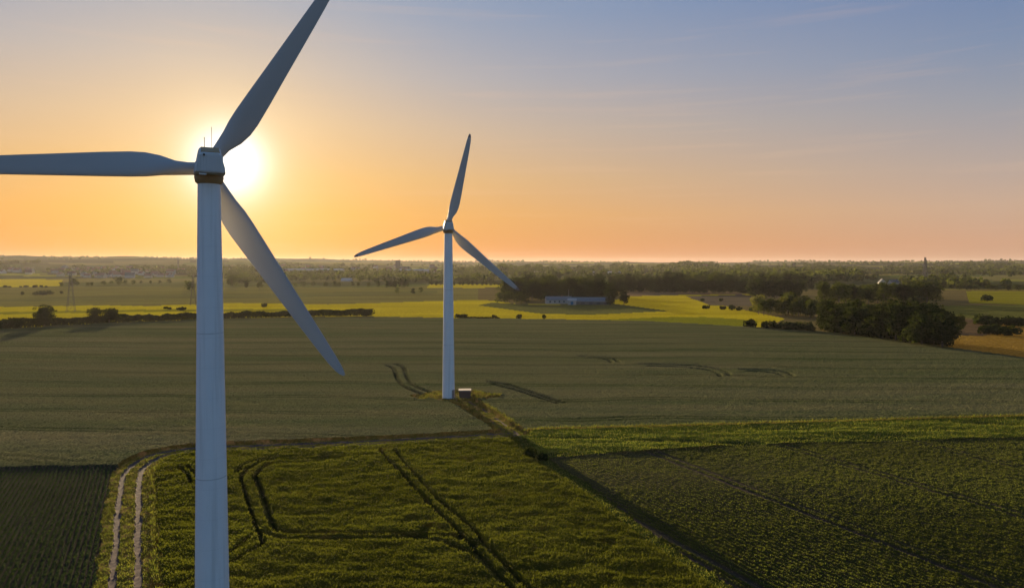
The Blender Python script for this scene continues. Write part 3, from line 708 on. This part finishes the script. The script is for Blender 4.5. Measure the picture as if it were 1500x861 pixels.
# ------------------------------------------------------------------ wind turbines
def blade_meshes():
    st = [(0.9, 1.25, 1.0, 18), (1.6, 1.25, 1.0, 18), (2.6, 1.45, .78, 17), (3.8, 2.08, .44, 17), (5.0, 2.48, .30, 14.5), (6.2, 2.54, .25, 12), (8.5, 2.36, .22, 8.5),
          (11.5, 2.06, .20, 5), (14.5, 1.80, .185, 3), (17.5, 1.54, .175, 1.6), (20.0, 1.30, .165, .7), (21.8, 1.08, .155, .2), (22.8, .84, .15, 0), (23.4, .55, .14, 0), (23.75, .22, .14, 0)]
    n = 28; rows_ = []
    for (r, c, t, tw) in st:
        pts = []; f = sstep(.95, .45, t) if t > .45 else 1.0
        f = float(np.clip((1.0 - t) / .55, 0, 1))
        for i in range(n):
            a = 2 * math.pi * i / n; ca, sa = math.cos(a), math.sin(a)
            cx, cy = .5 * ca, .5 * sa                                  # circle
            u = (1 + ca) / 2                                            # 0 leading .. 1 trailing
            th = t / .2 * (.2969 * math.sqrt(u) - .126 * u - .3516 * u * u + .2843 * u ** 3 - .1036 * u ** 4)
            ax = u - .32; ay = (th if sa >= 0 else -th) + .03 * math.sin(math.pi * u)
            x = (cx * (1 - f) + ax * f) * c; yv = (cy * (1 - f) + ay * f) * c
            q = rad(tw); pts.append((x * math.cos(q) - yv * math.sin(q), x * math.sin(q) + yv * math.cos(q), r))
        rows_.append(pts)
    def loft(i0, i1, cap):
        m = MB(); vs = [p for R in rows_[i0:i1] for p in R]; fs = []
        for k in range(i1 - i0 - 1):
            for i in range(n): j = (i + 1) % n; fs.append((k * n + i, k * n + j, (k + 1) * n + j, (k + 1) * n + i))
        fs.append(tuple(range(n))[::-1]); b = (i1 - i0 - 1) * n; fs.append(tuple(range(b, b + n))); m.add(vs, fs); return m
    return loft(0, 13, 0).mesh('blade', [M_blade], 50), loft(12, 15, 0).mesh('blade_tip', [M_blade], 50), loft(12, 15, 0).mesh('blade_tip', [M_tip], 50)
BL, BT, BTD = blade_meshes()
def make_turbine(pos, yaw, th0, cone, tilt, hubz, label, dark_tip, jit=(0, 0, 0), bs=1.0):
    root = empty('wind_turbine', (pos[0], pos[1], 0), yaw, label=label, cat='wind turbine', group='white wind turbines in the fields')
    m = MB(); H = hubz - 1.95
    prof = [(1.60, -.3), (1.60, .05), (1.55, .12)] + [(1.55 - .55 * (z / H) ** 1.05, z) for z in np.linspace(.3, H - .02, 14)] + [(1.0, H)]
    m.lathe(prof, 64)
    tw = m.build('tower', M_tower, root, 35)
    for k in (.33, .66):                                              # flange rings
        f = MB(); z = H * k; r = 1.55 - .55 * k ** 1.05 + .004; f.lathe([(r, z - .05), (r + .002, z), (r, z + .05)], 64); f.build('flange', M_white, tw, 35)
    d = MB(); d.box((1.1, -1.08, 1.55), (.12, .85, 2.0), 0, Matrix.Rotation(rad(-45), 3, 'Z')); dd = d.build('door', M_steel, tw)
    h = MB(); h.bar((1.22, -1.16, 1.5), (1.22, -1.16, 1.7), .03, 6); h.build('handle', M_dark, tw)
    s = MB()
    for i in range(4): s.box((1.45 + .25 * i, -1.45 - .25 * i, .42 - .12 * i), (.9, .34, .06), 0, Matrix.Rotation(rad(45), 3, 'Z'))
    for sx in (-.42, .42):
        s.bar((1.38 + sx * .7, -1.38 + sx * .7, 1.4), (2.25 + sx * .7, -2.25 + sx * .7, .95), .025, 6); s.bar((2.25 + sx * .7, -2.25 + sx * .7, 0), (2.25 + sx * .7, -2.25 + sx * .7, .95), .025, 6)
        s.bar((1.38 + sx * .7, -1.38 + sx * .7, .3), (1.38 + sx * .7, -1.38 + sx * .7, 1.4), .025, 6)
    s.build('steps', M_steel, root)
    b = MB(); b.lathe([(2.6, -.4), (2.6, .10), (2.5, .16)], 40); b.build('foundation', M_conc, root, 30)
    # nacelle: rear towards -Y
    z0 = hubz
    nac = MB()
    def sec(y, wb, wt, zb, zt, ch=.16):
        return [(-wb / 2, y, zb + ch * .6), (-wb / 2 + ch, y, zb), (wb / 2 - ch, y, zb), (wb / 2, y, zb + ch * .6), (wb / 2 * .97, y, zb + .55), (wt / 2 + .02, y, zt - ch), (wt / 2 - ch, y, zt), (-wt / 2 + ch, y, zt), (-wt / 2 - .02, y, zt - ch), (-wb / 2 * .97, y, zb + .55)]
    secs = [sec(-2.55, 2.42, 1.62, -1.14, .62), sec(-2.38, 2.56, 1.78, -1.2, .72), sec(-1.55, 2.68, 1.80, -1.22, 1.28), sec(.2, 2.66, 1.85, -1.22, 1.32), sec(1.7, 2.5, 1.75, -1.1, 1.2), sec(2.35, 1.9, 1.5, -.85, .95)]
    vs = [(x, y, z + z0) for S in secs for (x, y, z) in S]; k = 10; fs = []
    for i in range(len(secs) - 1):
        for j in range(k): fs.append((i * k + j, i * k + (j + 1) % k, (i + 1) * k + (j + 1) % k, (i + 1) * k + j))
    fs = [f[::-1] for f in fs]
    fs += [tuple(range(k)), tuple(range((len(secs) - 1) * k, len(secs) * k))[::-1]]
    nac.add(vs, fs); no = nac.build('nacelle', M_white, root, 28)
    pn = MB()                                                          # ribbed rear panel
    for i in range(9): pn.box((-.96 + .24 * i, -2.60, z0 - .32), (.205, .05, 1.46)); 
    pn.build('rear_panel', M_white, no)
    hb = MB()                                                          # hatch on the sloping rear of the roof, warm flare painted into its brown
    hb.add([(-.80, -2.44, z0 + .76), (.80, -2.44, z0 + .76), (.76, -1.66, z0 + 1.27), (-.76, -1.66, z0 + 1.27), (-.80, -2.40, z0 + .68), (.80, -2.40, z0 + .68), (.76, -1.60, z0 + 1.20), (-.76, -1.60, z0 + 1.20)],
           [(0, 1, 2, 3), (4, 7, 6, 5), (0, 4, 5, 1), (1, 5, 6, 2), (2, 6, 7, 3), (3, 7, 4, 0)]); hb.build('hatch', M_brown, no)
    lp = MB(); lp.box((-.55, -2.70, z0 + .42), (.16, .14, .16)); lp.bar((-.55, -2.78, z0 + .42), (-.55, -2.84, z0 + .42), .05, 8); lp.build('beacon', M_dark, no)
    sk = MB(); sk.lathe([(1.04, z0 - 1.98), (1.22, z0 - 1.80), (1.30, z0 - 1.36), (1.28, z0 - 1.19)], 40); sk.build('yaw_ring', M_brown, root, 40)
    v = MB(); v.box((-.65, -2.2, z0 - 1.30), (.6, .5, .14)); v.build('vent', M_white, no)
    for (xx, yy, hh, rr) in ((.18, -1.2, 1.95, .022), (-.45, -1.45, .85, .03)):
        a = MB(); a.bar((xx, yy, z0 + 1.25), (xx, yy, z0 + 1.3 + hh), rr, 6); a.build('mast', M_steel, no)
    an = MB(); an.bar((-.45, -1.45, z0 + 2.13), (-.45, -1.15, z0 + 2.13), .025, 6); an.box((-.45, -1.1, z0 + 2.2), (.05, .14, .16)); an.build('wind_vane', M_steel, no)
    # rotor
    rot = empty('rotor', (0, 0, z0)); rot.parent = root; rot.rotation_euler = (tilt, 0, 0)
    hubm = MB(); hubm.lathe([(.95, 2.42), (1.15, 2.55), (1.22, 3.0), (1.20, 3.6), (1.0, 4.1), (.66, 4.5), (.25, 4.72), (.02, 4.76)], 40, axis='y'); hubm.build('hub', M_white, rot, 40)
    for i in range(3):
        th = th0 + i * 2 * math.pi / 3 + jit[i]
        bo = link('blade', BL, rot); bo.matrix_local = Matrix.Translation((0, 3.3, 0)) @ Matrix.Rotation(math.pi / 2 - th, 4, 'Y') @ Matrix.Rotation(-cone, 4, 'X') @ Matrix.Diagonal((1, 1, bs, 1))
        link('blade_tip', BTD if dark_tip else BT, bo)
    return root
make_turbine(T1, .47, -1.0155, -.027, -.028, 43.5, 'large near white wind turbine with the low sun behind its hub', False, (0, -.047, .033), 1.058)
make_turbine(T2, .1485, -.7546, -.028, -.044, 43.5, 'smaller white wind turbine standing in the wheat beside a brown kiosk', True, (.03, -.005, .03), 1.03)

# transformer kiosk
kp = ground(681, 584)
k = empty('transformer_kiosk', kp, rad(4), label='small brown transformer kiosk with a flat pale roof beside the turbine tower', cat='kiosk')
M_kwall = solid('brown_cladding', (.115, .060, .040), .75, scale=5, stretch=(6, 6, .3)); M_kroof = solid('pale_roof', (.50, .38, .26), .8, scale=2)
m = MB(); m.box((0, 0, 1.1), (2.9, 2.3, 2.2)); w = m.build('wall', M_kwall, k)
m = MB(); m.box((0, 0, 2.29), (3.15, 2.55, .18)); m.build('roof', M_kroof, k)
for sx in (-.72, .72):
    m = MB(); m.box((sx, -1.17, 1.05), (1.25, .06, 1.85))
    for i in range(5): m.box((sx - .5 + .25 * i, -1.21, 1.05), (.05, .03, 1.7))
    d = m.build('door', M_kwall, k); h = MB(); h.box((sx * .25, -1.24, 1.1), (.05, .06, .3)); h.build('handle', M_dark, d)
m = MB(); m.box((0, 0, .04), (3.3, 2.7, .16)); m.build('plinth', M_conc, k)

# pylons
def pylon(px, py, top, label, arms=3, thick=.12):
    p = ground(px, py); D = math.hypot(p[0], p[1]); hgt = (py - top) * p[1] / F_PX
    root = empty('pylon', p, rad(20), label=label, cat='pylon')
    w = lambda z: .5 * hgt * (.15 * (1 - z) ** 1.3 + .035)
    m = MB(); zs = [0, .18, .34, .48, .60, .70, .79, .87, .94, 1.0]
    for a, b in zip(zs[:-1], zs[1:]):
        for i in range(4):
            s0 = [(1, 1), (1, -1), (-1, -1), (-1, 1)]; c0, c1 = s0[i], s0[(i + 1) % 4]
            m.bar((c0[0] * w(a), c0[1] * w(a), a * hgt), (c0[0] * w(b), c0[1] * w(b), b * hgt), thick, 4)
            m.bar((c0[0] * w(a), c0[1] * w(a), a * hgt), (c1[0] * w(b), c1[1] * w(b), b * hgt), thick * .6, 4)
            m.bar((c1[0] * w(a), c1[1] * w(a), a * hgt), (c0[0] * w(b), c0[1] * w(b), b * hgt), thick * .6, 4)
    m.build('lattice_mast', M_pyl, root)
    for i in range(arms):
        z = hgt * (.72 + .11 * i); L = hgt * (.15 - .02 * abs(i - 1)); a = MB()
        for sx in (-1, 1):
            a.bar((0, .2, z), (sx * L, 0, z + .02 * hgt), thick, 4); a.bar((0, -.2, z + .05 * hgt), (sx * L, 0, z + .02 * hgt), thick * .8, 4)
            a.bar((sx * L, 0, z + .02 * hgt), (sx * L, 0, z - .03 * hgt), thick * .8, 4)
        a.build('cross_arm', M_pyl, root)
M_pyl = solid('weathered_steel', (.10, .085, .07), .7)
pylon(104, 457, 399, 'lattice power pylon in front of the yellow field left of the near tower', 1, .10)
pylon(283, 447, 404, 'lattice power pylon close beside the near turbine tower', 1, .11)
pylon(1355, 414, 377, 'lattice power pylon on the right horizon', 1, .40)
pylon(1097, 397, 384, 'small far pylon on the horizon, left one of two', 2, .55)
pylon(1163, 397, 384.5, 'small far pylon on the horizon, right one of two', 2, .55)
p = ground(261, 396); m = MB(); hh = 17 * p[1] / 1000; m.bar((0, 0, 0), (0, 0, hh), 2.2, 6, r2=1.2); m.bar((0, 0, hh), (0, 0, hh * 1.12), .6, 5)
for z in (.6, .8): m.lathe([(3.0, hh * z), (3.0, hh * z + 4)], 10)
tag(m.build('radio_mast', M_pyl, None, None, p), 'slim radio mast on the hazy hill left of the near tower', 'radio mast')

# farm: long barn, white outbuilding, mast
M_barnroof = solid('grey_sheet_roof', (.17, .155, .14), .55, scale=.5, stretch=(8, .3, 1)); M_barnwall = solid('blue_grey_wall', (.125, .115, .10), .7, scale=.4)
M_wwall = solid('white_render', (.44, .40, .34), .8, scale=.5); M_red = solid('red_tile_roof', (.20, .075, .045), .8, scale=.6); M_dgrey = solid('dark_roof', (.08, .078, .08), .8, scale=.6)
M_glass = solid('window_glass', (.03, .035, .04), .12)
def gable(root, L, W, hw, hr, mw, mr, ov=.35):
    m = MB(); m.add([(-L / 2, -W / 2, 0), (L / 2, -W / 2, 0), (L / 2, W / 2, 0), (-L / 2, W / 2, 0), (-L / 2, -W / 2, hw), (L / 2, -W / 2, hw), (L / 2, W / 2, hw), (-L / 2, W / 2, hw), (-L / 2, 0, hw + hr), (L / 2, 0, hw + hr)],
        [(0, 1, 5, 4), (2, 3, 7, 6), (1, 2, 6, 9, 5), (3, 0, 4, 8, 7), (3, 2, 1, 0)]); m.build('wall', mw, root)
    a = L / 2 + ov; b = W / 2 + ov; e = hw - hr * ov / (W / 2); t = .22; r = MB()
    r.add([(-a, -b, e + .03), (a, -b, e + .03), (a, 0, hw + hr + .03), (-a, 0, hw + hr + .03), (-a, b, e + .03), (a, b, e + .03), (-a, -b, e + t), (a, -b, e + t), (a, 0, hw + hr + t), (-a, 0, hw + hr + t), (-a, b, e + t), (a, b, e + t)],
        [(6, 7, 8, 9), (9, 8, 11, 10), (3, 2, 1, 0), (4, 5, 2, 3), (0, 1, 7, 6), (5, 4, 10, 11), (1, 2, 8, 7), (2, 5, 11, 8), (3, 0, 6, 9), (4, 3, 9, 10)]); return r.build('roof', mr, root)
p = ground(865, 445.5); b = empty('barn', p, rad(-6), label='long low barn with a grey sheet roof in the farm wood', cat='barn'); gable(b, 34, 12, 2.6, 3.2, M_barnwall, M_barnroof)
for i in range(5):
    m = MB(); m.box((-13 + 6.5 * i, -6.03, 1.2), (3.2, .06, 2.0)); m.build('door', M_dgrey, b)
p = ground(818, 444.5); b = empty('farmhouse', p, rad(8), label='white farm building left of the long barn', cat='farmhouse'); r = gable(b, 22, 8, 3.4, 2.6, M_wwall, M_barnroof)
for i in range(5):
    m = MB(); m.box((-8 + 4 * i, -4.03, 1.9), (1.2, .06, 1.3)); m.build('window', M_glass, b)
m = MB(); m.box((3, 0, 6.3), (.7, .7, 1.6)); m.build('chimney', M_red, r)
p = ground(838, 446); b = empty('shed', p, rad(-6), label='small white shed between the farmhouse and the barn', cat='shed'); gable(b, 7, 6, 3.6, 1.4, M_wwall, M_wwall)
m = MB(); m.box((0, -3.03, 1.4), (2.4, .06, 2.6)); m.build('door', solid('blue_door', (.03, .12, .22), .6), b)
p = ground(833, 444); m = MB(); m.bar((0, 0, 0), (0, 0, 12), .16, 6, r2=.08); tag(m.build('flagpole', M_wwall, None, None, p), 'thin white pole standing beside the farm buildings', 'pole')
# white cottages on the right
for (px, py, sc, rz, lb) in ((1292, 418, 1.0, 70, 'white gabled cottage above the right wood, left one'), (1309, 418, .9, 15, 'white gabled cottage above the right wood, right one')):
    p = ground(px, py); b = empty('cottage', p, rad(rz), label=lb, cat='cottage'); b.scale = (sc * 1.2,) * 3; r = gable(b, 14, 8, 4.0, 4.2, M_wwall, M_dgrey)
    for i in range(3):
        m = MB(); m.box((-4 + 4 * i, -4.03, 1.9), (1.1, .06, 1.3)); m.build('window', M_glass, b)
    m = MB(); m.box((3, 0, 8.2), (.8, .8, 1.6)); m.build('chimney', M_red, r)
# town: small far houses
def house_mesh(mw, mr):
    m = MB(); L, W, hw, hr = 14, 9, 5, 4.5
    m.add([(-L / 2, -W / 2, -2), (L / 2, -W / 2, -2), (L / 2, W / 2, -2), (-L / 2, W / 2, -2), (-L / 2, -W / 2, hw), (L / 2, -W / 2, hw), (L / 2, W / 2, hw), (-L / 2, W / 2, hw), (-L / 2, 0, hw + hr), (L / 2, 0, hw + hr)],
          [(0, 1, 5, 4), (2, 3, 7, 6), (1, 2, 6, 9, 5), (3, 0, 4, 8, 7)], 0)
    a, b_, e, t = L / 2 + .5, W / 2 + .5, hw - .5, hw + hr + .1
    m.add([(-a, -b_, e), (a, -b_, e), (a, 0, t), (-a, 0, t), (-a, b_, e), (a, b_, e)], [(0, 1, 2, 3), (3, 2, 5, 4)], 1)
    return m.mesh('house', [mw, mr])
HS = [house_mesh(M_wwall, M_red), house_mesh(M_wwall, M_dgrey), house_mesh(solid('yellow_render', (.5, .40, .26), .8), M_red)]
HL = ['small white house with a red roof in the hazy far town', 'small white house with a dark roof in the hazy far town', 'small yellow house with a red roof in the hazy far town']
for i in range(110):
    if i < 66: px, py = random.gauss(165, 48), random.uniform(394.5, 407)
    elif i < 90: px, py = random.uniform(400, 640), random.uniform(391, 402)
    else: px, py = random.choice([random.uniform(-40, 90), random.uniform(330, 420), random.uniform(900, 1290)]), random.uniform(392, 403)
    p = ground(px, py); j = random.choice([0, 0, 1, 2]); o = link('house', HS[j], None, p); o.rotation_euler.z = random.uniform(-.8, .8); s = random.uniform(.9, 1.5); o.scale = (s, s, s)
    tag(o, HL[j], 'house', 'houses of the far town')
for (px, py, L, hgt, lb) in ((452, 400, 190, 9, 'long white hall in front of the low hills'), (597, 400, 120, 8, 'short white hall right of the long one'), (838, 403, 260, 7, 'long pale greenhouse range beyond the farm wood'), (508, 412, 18, 3, 'pale shed among hazy trees below the low hills')):
    p = ground(px, py); b = empty('hall', p, rad(3), label=lb, cat='hall'); gable(b, L, 26, hgt, 3, M_wwall, M_wwall)
p = ground(583, 394); hh = 13 * p[1] / 1000; b = empty('tower_block', p, 0, label='lone tall block rising above the low hills', cat='tower block')
m = MB(); m.box((0, 0, hh / 2), (hh * .45, 20, hh)); m.build('tower', M_dgrey, b); m = MB(); m.box((hh * .75, 0, hh * .15), (hh * 1.2, 20, hh * .3)); m.build('wing', M_dgrey, b)

# ------------------------------------------------------------------ haze
me = MB(); me.box((0, 0, 0), (1, 1, 1)); hz = me.build('haze', [bpy.data.materials.new('haze')]); hz['kind'] = 'stuff'; hz['label'] = 'thin warm evening haze over the fields'; hz['category'] = 'haze'
zb = float(GZ.min()) - 1.0; zt = max(float(GZ.max()) + 25, 112.0)
hz.scale = (24400, 24400, zt - zb); hz.location = (0, 0, (zt + zb) / 2)
hm = hz.data.materials[0]; hm.use_nodes = True; nt = hm.node_tree; nt.nodes.clear(); out = N(nt, 'ShaderNodeOutputMaterial')
pv = N(nt, 'ShaderNodeVolumePrincipled'); pv.inputs['Color'].default_value = (.92, .86, .84, 1); pv.inputs['Density'].default_value = 2.3e-5; pv.inputs['Anisotropy'].default_value = .38
lk(nt, pv.outputs[0], out.inputs['Volume'])

# ------------------------------------------------------------------ sky
W = bpy.data.worlds.new('World'); scene.world = W; W.use_nodes = True; nt = W.node_tree; nt.nodes.clear()
def lin(r, g, b): return tuple(((q / 255) / 12.92 if q / 255 < .04045 else ((q / 255 + .055) / 1.055) ** 2.4) for q in (r, g, b))
out = N(nt, 'ShaderNodeOutputWorld'); bg = N(nt, 'ShaderNodeBackground'); lk(nt, bg.outputs[0], out.inputs[0])
tc = nt.nodes.new('ShaderNodeTexCoord').outputs['Generated']
nv = N(nt, 'ShaderNodeVectorMath', operation='NORMALIZE'); lk(nt, tc, nv.inputs[0])
sx = N(nt, 'ShaderNodeSeparateXYZ'); lk(nt, nv.outputs[0], sx.inputs[0])
elev = mathn(nt, 'MULTIPLY', mathn(nt, 'ARCSINE', sx.outputs[2]), 180 / math.pi)
fac = mathn(nt, 'DIVIDE', elev, 90.0, clamp=True)
def ramp(stops):
    r = N(nt, 'ShaderNodeValToRGB'); lk(nt, mathn(nt, 'POWER', fac, .5), r.inputs[0]); e = r.color_ramp.elements
    for i, (d, c) in enumerate(stops):
        q = e[i] if i < 2 else e.new(1.0)
        q.position = (d / 90) ** .5; q.color = (*lin(*c), 1)
    return r.outputs[0]
front = ramp([(0, (206, 104, 6)), (1.2, (228, 138, 26)), (4, (236, 164, 56)), (7, (231, 178, 102)), (11, (215, 184, 148)), (15, (190, 180, 174)), (20, (156, 167, 185)), (27, (126, 149, 185)), (45, (96, 130, 178)), (90, (60, 92, 150))])
side = ramp([(0, (190, 140, 112)), (1.5, (202, 156, 126)), (4, (198, 166, 142)), (7, (180, 163, 154)), (11, (154, 155, 164)), (15, (128, 143, 170)), (20, (106, 129, 170)), (27, (96, 124, 172)), (45, (76, 110, 168)), (90, (60, 92, 150))])
back = ramp([(0, (142, 146, 164)), (4, (132, 150, 178)), (10, (116, 150, 186)), (20, (104, 148, 192)), (45, (82, 128, 180)), (90, (60, 98, 150))])
hl = mathn(nt, 'SQRT', mathn(nt, 'ADD', mathn(nt, 'MULTIPLY', sx.outputs[0], sx.outputs[0]), mathn(nt, 'ADD', mathn(nt, 'MULTIPLY', sx.outputs[1], sx.outputs[1]), 1e-5)))
ca = mathn(nt, 'DIVIDE', mathn(nt, 'ADD', mathn(nt, 'MULTIPLY', sx.outputs[0], math.sin(SUN_AZ)), mathn(nt, 'MULTIPLY', sx.outputs[1], math.cos(SUN_AZ))), hl)
az_ = mathn(nt, 'MULTIPLY', mathn(nt, 'ARCCOSINE', mathn(nt, 'MULTIPLY', ca, .99999)), 180 / math.pi)
c1 = mixc(nt, remap(nt, az_, 4, 58), front, side); c2 = mixc(nt, remap(nt, az_, 62, 105), c1, back)
dt = N(nt, 'ShaderNodeVectorMath', operation='DOT_PRODUCT'); lk(nt, nv.outputs[0], dt.inputs[0]); dt.inputs[1].default_value = tuple(SUND)
ang = mathn(nt, 'MULTIPLY', mathn(nt, 'ARCCOSINE', mathn(nt, 'MULTIPLY', dt.outputs['Value'], .999999)), 180 / math.pi)
def gauss(w, amp): return mathn(nt, 'MULTIPLY', mathn(nt, 'EXPONENT', mathn(nt, 'MULTIPLY', mathn(nt, 'POWER', mathn(nt, 'DIVIDE', ang, w), 2), -1)), amp)
def glow(g, col):
    n = N(nt, 'ShaderNodeVectorMath', operation='SCALE'); n.inputs[0].default_value = col; lk(nt, g, n.inputs['Scale']); return n.outputs[0]
def addv(a, b):
    n = N(nt, 'ShaderNodeVectorMath', operation='ADD'); lk(nt, a, n.inputs[0]); lk(nt, b, n.inputs[1]); return n.outputs[0]
# thin streaks of cloud low over the horizon
mp = N(nt, 'ShaderNodeMapping'); mp.inputs['Scale'].default_value = (1.6, 1.6, 34); lk(nt, nv.outputs[0], mp.inputs[0])
cn = N(nt, 'ShaderNodeTexNoise'); cn.inputs['Scale'].default_value = 2.4; cn.inputs['Detail'].default_value = 6; lk(nt, mp.outputs[0], cn.inputs['Vector'])
cl = mathn(nt, 'MULTIPLY', remap(nt, cn.outputs['Fac'], .56, .80), .13); c2 = mixc(nt, cl, c2, lin(246, 200, 160))
sk = N(nt, 'ShaderNodeTexSky', sky_type='NISHITA', sun_disc=False, sun_elevation=SUN_EL, sun_rotation=SUN_AZ, altitude=100, air_density=1.0, dust_density=2.0)
col = mixc(nt, gauss(12.5, .26), c2, lin(250, 204, 132)); col = mixc(nt, gauss(4.6, .78), col, lin(253, 228, 184)); col = mixc(nt, mathn(nt, 'MINIMUM', gauss(2.2, 1.45), 1.0), col, (1.5, 1.45, 1.32))
ns = N(nt, 'ShaderNodeVectorMath', operation='SCALE'); lk(nt, sk.outputs[0], ns.inputs[0]); ns.inputs['Scale'].default_value = .004
lk(nt, addv(col, ns.outputs[0]), bg.inputs[0]); bg.inputs[1].default_value = 2 ** -EXPO

sun = bpy.data.lights.new('sun', 'SUN'); sun.energy = 5.0; sun.angle = rad(.6); sun.color = (1.0, .77, .46)
so = bpy.data.objects.new('sun', sun); COL.objects.link(so); so.rotation_euler = Vector(-SUND).to_track_quat('-Z', 'Y').to_euler()

# ------------------------------------------------------------------ camera
cam = bpy.data.cameras.new('camera'); cam.sensor_width = 36; cam.lens = 36 * F_PX / 1500; cam.clip_end = 60000; cam.clip_start = .5; cam.shift_y = -27 / 1500
co = bpy.data.objects.new('camera', cam); COL.objects.link(co); co.location = (0, 0, CZ); co.rotation_euler = (math.pi / 2 - PITCH, 0, 0); scene.camera = co
vs = scene.view_settings; scene.display_settings.display_device = 'sRGB'; vs.view_transform = 'Standard'; vs.look = 'None'; vs.exposure = EXPO; vs.gamma = 1; vs.use_curve_mapping = False
cy = scene.cycles
cy.max_bounces = 6; cy.diffuse_bounces = 2; cy.transmission_bounces = 4; cy.volume_bounces = 1; cy.transparent_max_bounces = 8
cy.use_denoising = True
